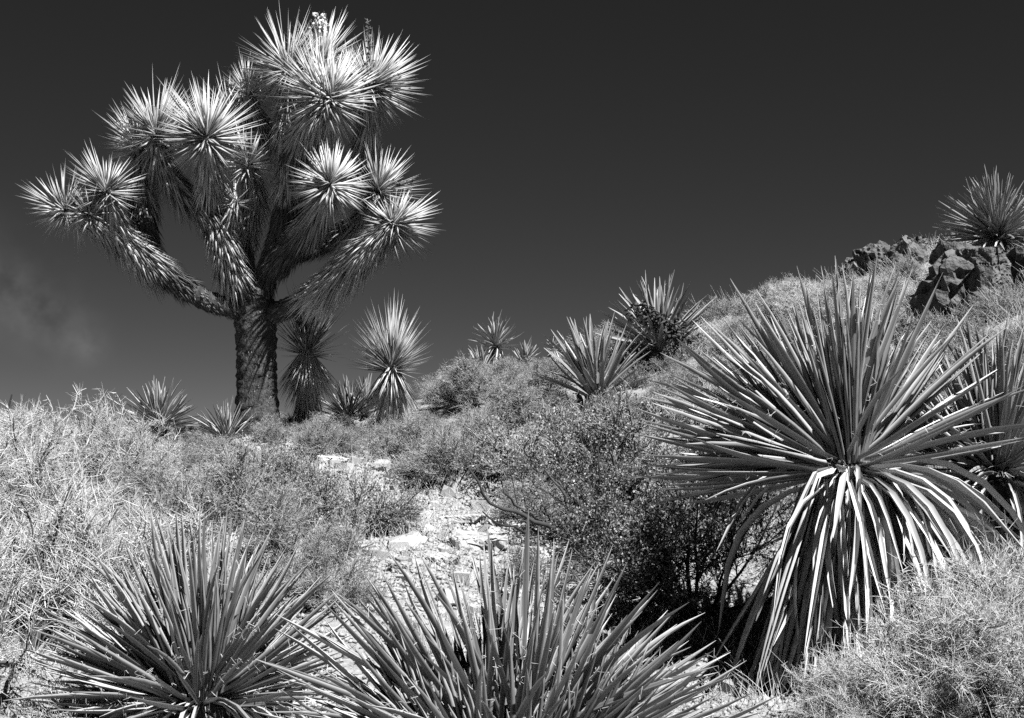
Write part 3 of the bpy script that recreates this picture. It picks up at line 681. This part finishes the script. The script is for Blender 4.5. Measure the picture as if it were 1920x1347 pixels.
shrub_px(1060, 9.5, 'leafy', 1.2, 'grey leafy bush below the stiff upright yucca fan', name='leafy_bush')
shrub_px(1210, 9.3, 'leafy', 1.2, 'grey leafy bush below the yucca with the dark dried flowers', name='leafy_bush')
shrub_px(880, 10.2, 'mid', 1.1, 'wide twiggy bush along the upper edge of the stony clearing')
shrub_px(770, 10.6, 'mid', .9, 'twiggy bush between the clearing and the pale young Joshua tree')
shrub_px(500, 8.6, 'leafy', .9, 'grey leafy bush between the stony clearing and the pale thickets', name='leafy_bush')
shrub_px(420, 7.7, 'mid', .85, 'twiggy bush directly behind the round low yucca')
shrub_px(1215, 10.8, 'mid', .5, 'low twiggy shrub just below the yucca with dried flowers')
shrub_px(1280, 10.5, 'mid', .55, 'low twiggy shrub on the open slope beyond the stiff yucca fan')
shrub_px(1165, 10.4, 'leafy', .45, 'low grey bush at the foot of the stiff upright yucca fan', name='leafy_bush')
shrub_px(800, 11.6, 'mid', .5, 'low twiggy shrub touching the pale-skirted young Joshua tree')
shrub_px(1335, 12.7, 'mid', .6, 'twiggy shrub just uphill of the yucca with dried flowers')
shrub_px(1375, 12.2, 'pale', .5, 'pale thorny shrub just uphill of the yucca with dried flowers', name='thorny_shrub')
for px_, d_, k_, l_ in ((1748, 10.2, 'mid', 'twiggy shrub against the dark leaning boulder of the outcrop'), (1790, 9.9, 'leafy', 'grey bush in front of the pillar of the outcrop'), (1880, 9.95, 'mid', 'twiggy shrub between the pointed slab and the triangular boulder'),
                       (1745, 11.4, 'pale', 'pale thorny shrub above the dark leaning boulder'), (1600, 12.6, 'mid', 'twiggy shrub in front of the lowest skyline rock'), (1685, 12.4, 'mid', 'twiggy shrub in front of the slanting skyline rock')):
    shrub_px(px_, d_, k_, .42, l_, cap=False, name='leafy_bush' if k_ == 'leafy' else ('thorny_shrub' if k_ == 'pale' else 'shrub'))
shrub_px(812, 12.4, 'mid', .6, 'twiggy shrub at the start of the ridge crest')
shrub_px(560, 7.3, 'mid', .65, 'low twiggy bush between the round yucca and the clearing')
shrub_px(610, 6.6, 'mid', .5, 'low twiggy bush in the gap between the round yucca and the broad low yucca')
shrub_px(1000, 7.2, 'dark', .33, 'small dark sprig growing among the stones of the clearing', name='leafy_bush')
# scrub that covers the rest of the slope
PATH = [(P(880, 1130, 6.4).x, 6.2, .75), (P(870, 1080, 7).x, 7.0, .65), (P(860, 1000, 8.2).x, 8.1, .6), (P(800, 960, 8.9).x, 8.8, .55), (P(720, 925, 9.5).x, 9.4, .5), (P(630, 880, 10.3).x, 10.2, .42)]
TALL = [(P(482, 790, 11.2).x, 11.15, .45), (P(577, 790, 11.75).x, 11.7, .3), (P(733, 790, 11.9).x, 11.85, .35), (P(300, 795, 10.8).x, 10.75, .3),
        (P(425, 800, 10.6).x, 10.6, .2), (P(1800, 600, 10.5).x, 10.4, .85), (P(1900, 600, 10.5).x, 10.4, .8), (1.45, 6.2, .6), (2.3, 6.7, .5), (-.0, 4.75, 1), (-1.19, 5.4, .5)]
hub_px = [(1110, 11.3), (1232, 12.4), (1868, 11.9)]
def mk(px, d, t): return ((px - 960) / F * d, d, t)
MARKS = [mk(482, 11.2, 'round the foot of the Joshua tree'), mk(450, 9, 'below the Joshua tree'), mk(733, 11.9, 'round the pale-skirted young Joshua tree'), mk(150, 9, 'beside the bright thorny thicket'),
         mk(930, 15, 'along the crest of the ridge'), mk(880, 11, 'above the stony clearing'), mk(1110, 11.3, 'round the stiff broad-leaved yucca'), mk(1236, 13, 'round the yucca with dried flowers'),
         mk(1450, 13.4, 'along the rising skyline'), mk(1450, 10, 'on the slope behind the large skirted yucca'), mk(1660, 12.6, 'below the skyline rocks'), mk(1830, 10, 'round the rock outcrop'), mk(1880, 12, 'round the hilltop yucca'), mk(1850, 8, 'behind the smaller yucca')]
for _ in range(6000):
    x = rng.uniform(-5.5, 7.5); y = rng.uniform(6.3, 15.8)
    if x < -y * .40 - .5 or x > y * .42 + 1.6: continue
    if any((x - a) ** 2 + (y - b) ** 2 < r * r for a, b, r in PATH + TALL): continue
    px = 960 + x / y * F
    if y < 8.2 and 560 < px < 1640: continue
    if y < 7.0 and px < 700: continue
    if any((x - a) ** 2 + (y - b) ** 2 < (r * (1.15 if x / y < -.24 else .9) + .22) ** 2 for a, b, r in placed): continue
    right = px > 1250
    if right and y > 8: kind = random.choice(('mid', 'mid', 'pale', 'leafy'))
    elif px < 330: kind = random.choice(('pale', 'pale', 'mid'))
    else: kind = random.choice(('mid', 'leafy', 'mid'))
    s = random.uniform(.55, .8) if not right else random.uniform(.42, .66)
    sz = random.uniform(.8, 1.1)
    if y > 10 and px < 800: s *= .68
    if any(abs(px - hp) < 150 and y < hd and y > hd - 2.2 for hp, hd in hub_px): s *= .6
    s = fit(x, y, kind, s, sz)
    if s < .22:
        if s < .05 or random.random() < .25: continue
        s = .22
    near = min(MARKS, key=lambda m: (m[0] - x) ** 2 + (m[1] - y) ** 2)[2]
    lab = {'pale': ('bright thorny shrub of the scrub ' + near, 'thorny scrub ' + near, 'thorny_shrub'),
           'mid': ('fine twiggy shrub of the scrub ' + near, 'twiggy scrub ' + near, 'shrub'),
           'leafy': ('small-leaved grey shrub of the scrub ' + near, 'leafy scrub ' + near, 'leafy_bush')}[kind]
    shrub(x, y, kind, s, lab[0], group=lab[1], name=lab[2], sz=sz)
print('shrubs', len(placed))

bag = Bag(); tw = bpy.data.objects['thorny_shrub.003']; inv = Matrix.LocRotScale(tw.location, tw.rotation_euler, tw.scale).inverted()
for pix in ([(120, 800), (138, 765), (146, 738), (162, 728)], [(60, 800), (82, 775), (74, 752)], [(80, 800), (98, 770), (90, 748)], [(225, 800), (232, 770), (217, 736)], [(222, 800), (228, 765), (203, 747)], [(160, 800), (172, 770), (160, 752)], [(30, 800), (50, 785), (38, 780)]):
    c, r = spline([np.array(inv @ P(a, b_, 9.0)) for a, b_ in pix], np.linspace(.006, .0025, len(pix)), 12); c[1:] += rng.normal(size=(11, 3)) * .0015
    v, f, tn = tubes(c[None], r[None], 4); bag.add(v, f, a=tn)
    v, f, tn = tubes(sprout(c[None], 14, .03, .07, 2, 1.4, .1, .1, .2), taper(2, .0028, .001, 14), 3); bag.add(v, f, a=tn)
tag(obj('stray_twigs', bag.mesh('stray_twigs', M_PALE), tw), kind='stuff')
# dark bare stem at the left edge
b = Bag(); p0 = P(8, 840, 9.3); sb = Vector((p0.x, p0.y, gz(p0.x, p0.y)))
def rel(px, py, d=9.3): return np.array(P(px, py, d) - sb)
pts = np.stack([np.array([0, 0, -.03]), rel(10, 800), rel(15, 768), rel(22, 740)]); v, f, tn = tubes(pts[None], np.array([[.014, .011, .008, .005]]), 5); b.add(v, f, a=tn)
pts = np.stack([rel(15, 772), rel(25, 774), rel(40, 778)]); v, f, tn = tubes(pts[None], np.array([[.006, .005, .003]]), 5); b.add(v, f, a=tn)
pts = np.stack([rel(10, 815), rel(20, 812), rel(18, 795)]); v, f, tn = tubes(pts[None], np.array([[.006, .005, .003]]), 5); b.add(v, f, a=tn)
tag(obj('bare_stem', b.mesh('bare_stem', M_WOOD)), 'dark bare woody stem rising above the pale thorny shrub', 'plant')
bpy.data.objects['bare_stem'].location = sb

# ------------------------------------------------------------------ rocks
def rock_mesh(name, mat, dims, seed, npts=14, detail=2, rough=.04):
    """a block with its corners and edges broken off along random planes, then roughened"""
    r = np.random.default_rng(seed); bm = bmesh.new(); bmesh.ops.create_cube(bm, size=1.0)
    D = np.array(dims)
    for _ in range(npts):
        nn = nrm(r.normal(size=3) * np.array([1, 1, .8])); sup = .5 * np.abs(nn).sum(); off = sup * r.uniform(.58, .92)
        res = bmesh.ops.bisect_plane(bm, geom=bm.verts[:] + bm.edges[:] + bm.faces[:], plane_co=Vector(nn * off), plane_no=Vector(nn), clear_outer=True)
        ed = [g for g in res['geom_cut'] if isinstance(g, bmesh.types.BMEdge)]
        if ed: bmesh.ops.holes_fill(bm, edges=ed)
    for v in bm.verts: v.co = Vector(np.array(v.co) * D)
    bmesh.ops.remove_doubles(bm, verts=bm.verts[:], dist=min(dims) * .02)
    bmesh.ops.triangulate(bm, faces=bm.faces[:])
    if detail:
        m = min(dims)
        for _ in range(detail):
            lng = [e for e in bm.edges if e.calc_length() > m * .16]
            if lng: bmesh.ops.subdivide_edges(bm, edges=lng, cuts=1); bmesh.ops.triangulate(bm, faces=[f for f in bm.faces if len(f.verts) > 3])
        bm.normal_update(); co = np.array([v.co for v in bm.verts])
        a = vnoise(co[:, 0] + co[:, 2] * .7, co[:, 1] - co[:, 2] * .9, m * .35, seed) + .6 * vnoise(co[:, 0] - co[:, 2] * .8, co[:, 1] + co[:, 2] * .6, m * .14, seed + 1)
        a = a - 1.6 * (np.abs(vnoise(co[:, 0] * 1.6 + co[:, 1], co[:, 2] * .35, m * .3, seed + 2)) < .10)      # cracks
        for v, q in zip(bm.verts, a): v.co += v.normal * float(q) * rough * m
    bm.normal_update(); bmesh.ops.recalc_face_normals(bm, faces=bm.faces[:])
    me = bpy.data.meshes.new(name); bm.to_mesh(me); bm.free(); me.materials.append(mat); return me
def rock_px(px, py, d, wpx, hpx, depth, label, seed, rot=(0, 0, 0), name='rock', mat=None, rough=.075, npts=13):
    s = d / F; c = P(px, py, d)
    o = obj(name, rock_mesh(name, mat or M_ROCK, (wpx * s * .86, depth * .86, hpx * s * .86), seed, npts, 5, rough)); o.location = c; o.rotation_euler = rot
    return tag(o, label, 'rock')
rock_px(1778, 560, 10.6, 120, 190, .6, 'big dark leaning boulder of the outcrop on the hillside', 11, (0, .45, -.95))
rock_px(1812, 520, 10.45, 34, 120, .35, 'upright pale-faced pillar in the middle of the outcrop', 12, (.1, 0, .35))
rock_px(1838, 540, 10.35, 40, 170, .35, 'tallest upright slab of the outcrop, beside the pale pillar', 22, (.06, -.03, .3))
rock_px(1834, 590, 10.15, 54, 90, .3, 'squarish pale block low in front of the upright outcrop slabs', 13, (0, 0, .25))
rock_px(1862, 510, 10.4, 30, 105, .3, 'narrow pointed slab leaning out from the outcrop', 14, (0, -.10, .4))
rock_px(1800, 478, 10.7, 80, 46, .4, 'low knob on the crown of the outcrop', 15, (0, .2, .4))
rock_px(1905, 545, 10.6, 60, 170, .5, 'tall triangular boulder at the uphill end of the outcrop', 16, (0, .22, .5))
rock_px(1838, 640, 9.9, 100, 46, .45, 'flat pale stone ledge below the outcrop', 17, (.1, 0, .2), mat=M_STONE)
rock_px(1612, 510, 13.0, 60, 62, .4, 'jagged dark rock on the skyline, lowest of the row', 18, (0, .3, -.9))
rock_px(1640, 492, 12.9, 60, 66, .4, 'angular rock with a shadowed face between two skyline rocks', 19, (0, -.35, -.9))
rock_px(1668, 500, 12.8, 50, 50, .4, 'tilted block below the slanting skyline rock', 23, (0, .5, .4))
rock_px(1702, 490, 12.9, 70, 76, .45, 'slanting dark rock on the skyline beside the rounded stone', 20, (0, -.6, -.8))
rock_px(1722, 466, 13.1, 34, 46, .2, 'small rounded stone perched on the skyline rocks', 21, (0, .3, 0), npts=20)
# slabs and stones of the clearing
slab_specs = [(780, 990, 8.3, 75, 26), (900, 1008, 8.1, 120, 34), (730, 985, 8.4, 40, 24), (1010, 1015, 8.0, 80, 26), (960, 975, 8.6, 70, 26), (870, 958, 8.8, 90, 20), (1040, 970, 8.7, 70, 30),
              (690, 1040, 7.6, 60, 22), (820, 1045, 7.55, 70, 26), (960, 1080, 7.1, 80, 30), (1060, 1060, 7.4, 60, 24), (760, 1075, 7.2, 60, 22), (640, 910, 9.7, 50, 16), (620, 875, 10.4, 60, 22), (690, 945, 9.0, 50, 16), (1000, 1120, 6.7, 90, 26),
              (590, 1290, 5.6, 70, 26), (560, 1240, 5.9, 50, 20)]
def on_ground(px, d): x = (px - 960) / F * d; return x, d * 1.0
for i, (px, py, d, w, h) in enumerate(slab_specs):
    s = d / F; x, y = on_ground(px, d)
    me = rock_mesh('stone_slab', M_STONE, (w * s * 1.15, w * s * .9, max(.06, h * s * .75)), 40 + i, 9, 4, .10)
    o = obj('stone_slab', me); o.location = (x, y, gz(x, y) + .004); o.rotation_euler = (random.gauss(-.02, .06), random.gauss(0, .06), random.uniform(0, 6))
    tag(o, 'flat pale stone slab half sunk in the stony clearing', 'rock', 'stone slabs of the clearing')
SM = [rock_mesh('stone', M_STONE, (1, .8, .6), 70 + i, 6, 0) for i in range(10)]
k = 0
while k < 280:
    a, b_, r = random.choice(PATH); x = a + random.gauss(0, r * .75); y = b_ + random.gauss(0, .5)
    s = random.choice((.04, .05, .06, .08, .12)) * random.uniform(.8, 1.2)
    m = Matrix.Translation((x, y, gz(x, y) + s * .08)) @ Matrix.Rotation(random.uniform(0, 6.3), 4, 'Z') @ Matrix.Rotation(random.gauss(0, .25), 4, 'X') @ Matrix.Scale(s, 4)
    obj('stone', random.choice(SM), ground, m); k += 1
# gravel and litter: too small to pick apart
bag = Bag(); K = 15000
cen = np.array(PATH)[rng.integers(0, len(PATH), K)]
x = cen[:, 0] + rng.normal(size=K) * cen[:, 2] * 1.2; y = cen[:, 1] + rng.normal(size=K) * .7
x2 = rng.uniform(-2.2, 2.4, 7000); y2 = rng.uniform(4.2, 7.5, 7000); x = np.concatenate([x, x2]); y = np.concatenate([y, y2]); K = len(x)
z = ground_z(x, y); s = rng.uniform(.006, .022, K)
base = np.array([[1, 0, 0], [-.4, .9, 0], [-.5, -.8, 0], [.1, .05, .7], [0, 0, -.6]]); V = np.stack([x, y, z + .2 * s], -1)[:, None] + (base[None] * s[:, None, None] + rng.normal(size=(K, 5, 3)) * s[:, None, None] * .25)
f = np.array([[0, 1, 3], [1, 2, 3], [2, 0, 3], [1, 0, 4], [2, 1, 4], [0, 2, 4]]); f = (np.arange(K)[:, None, None] * 5 + f[None]).reshape(-1, 3)
me = mesh('gravel', V.reshape(-1, 3), [f], M_STONE)
tag(obj('gravel', me), 'loose gravel strewn over the stony clearing', 'gravel', kind='stuff')
# dry grass
bag = Bag()
def tuft(cx, cy, k, h, spread):
    x = cx + rng.normal(size=k) * spread; y = cy + rng.normal(size=k) * spread; z = ground_z(x, y)
    d = nrm(np.stack([rng.normal(size=k) * .4, rng.normal(size=k) * .4, np.ones(k)], -1)); ln = h * rng.uniform(.4, 1.1, k)
    j = np.linspace(0, 1, 4)[None, :, None]; pts = np.stack([x, y, z - .01], -1)[:, None] + d[:, None] * ln[:, None, None] * j + rng.normal(size=(k, 1, 3)) * .35 * ln[:, None, None] * j ** 2 * np.array([1, 1, -.3])
    v, f, tn = tubes(pts, taper(4, .0018, .0006, k), 3); bag.add(v, f, a=tn)
for _ in range(230):
    x = rng.uniform(1.2, 5.5); y = rng.uniform(7.5, 13.5)
    if x > y * .42: continue
    tuft(x, y, 70, .24, .10)
for _ in range(120):
    a, b_, r = PATH[rng.integers(0, len(PATH))]; tuft(a + rng.normal() * r * 1.1, b_ + rng.normal() * .5, 18, .16, .07)
for _ in range(110):
    x = rng.uniform(-2.2, 2.2); y = rng.uniform(4.4, 7.2); tuft(x, y, 22, .17, .08)
tag(obj('dry_grass', bag.mesh('dry_grass', M_GRASS)), 'thin dry grass scattered over the slope', 'grass', kind='stuff')
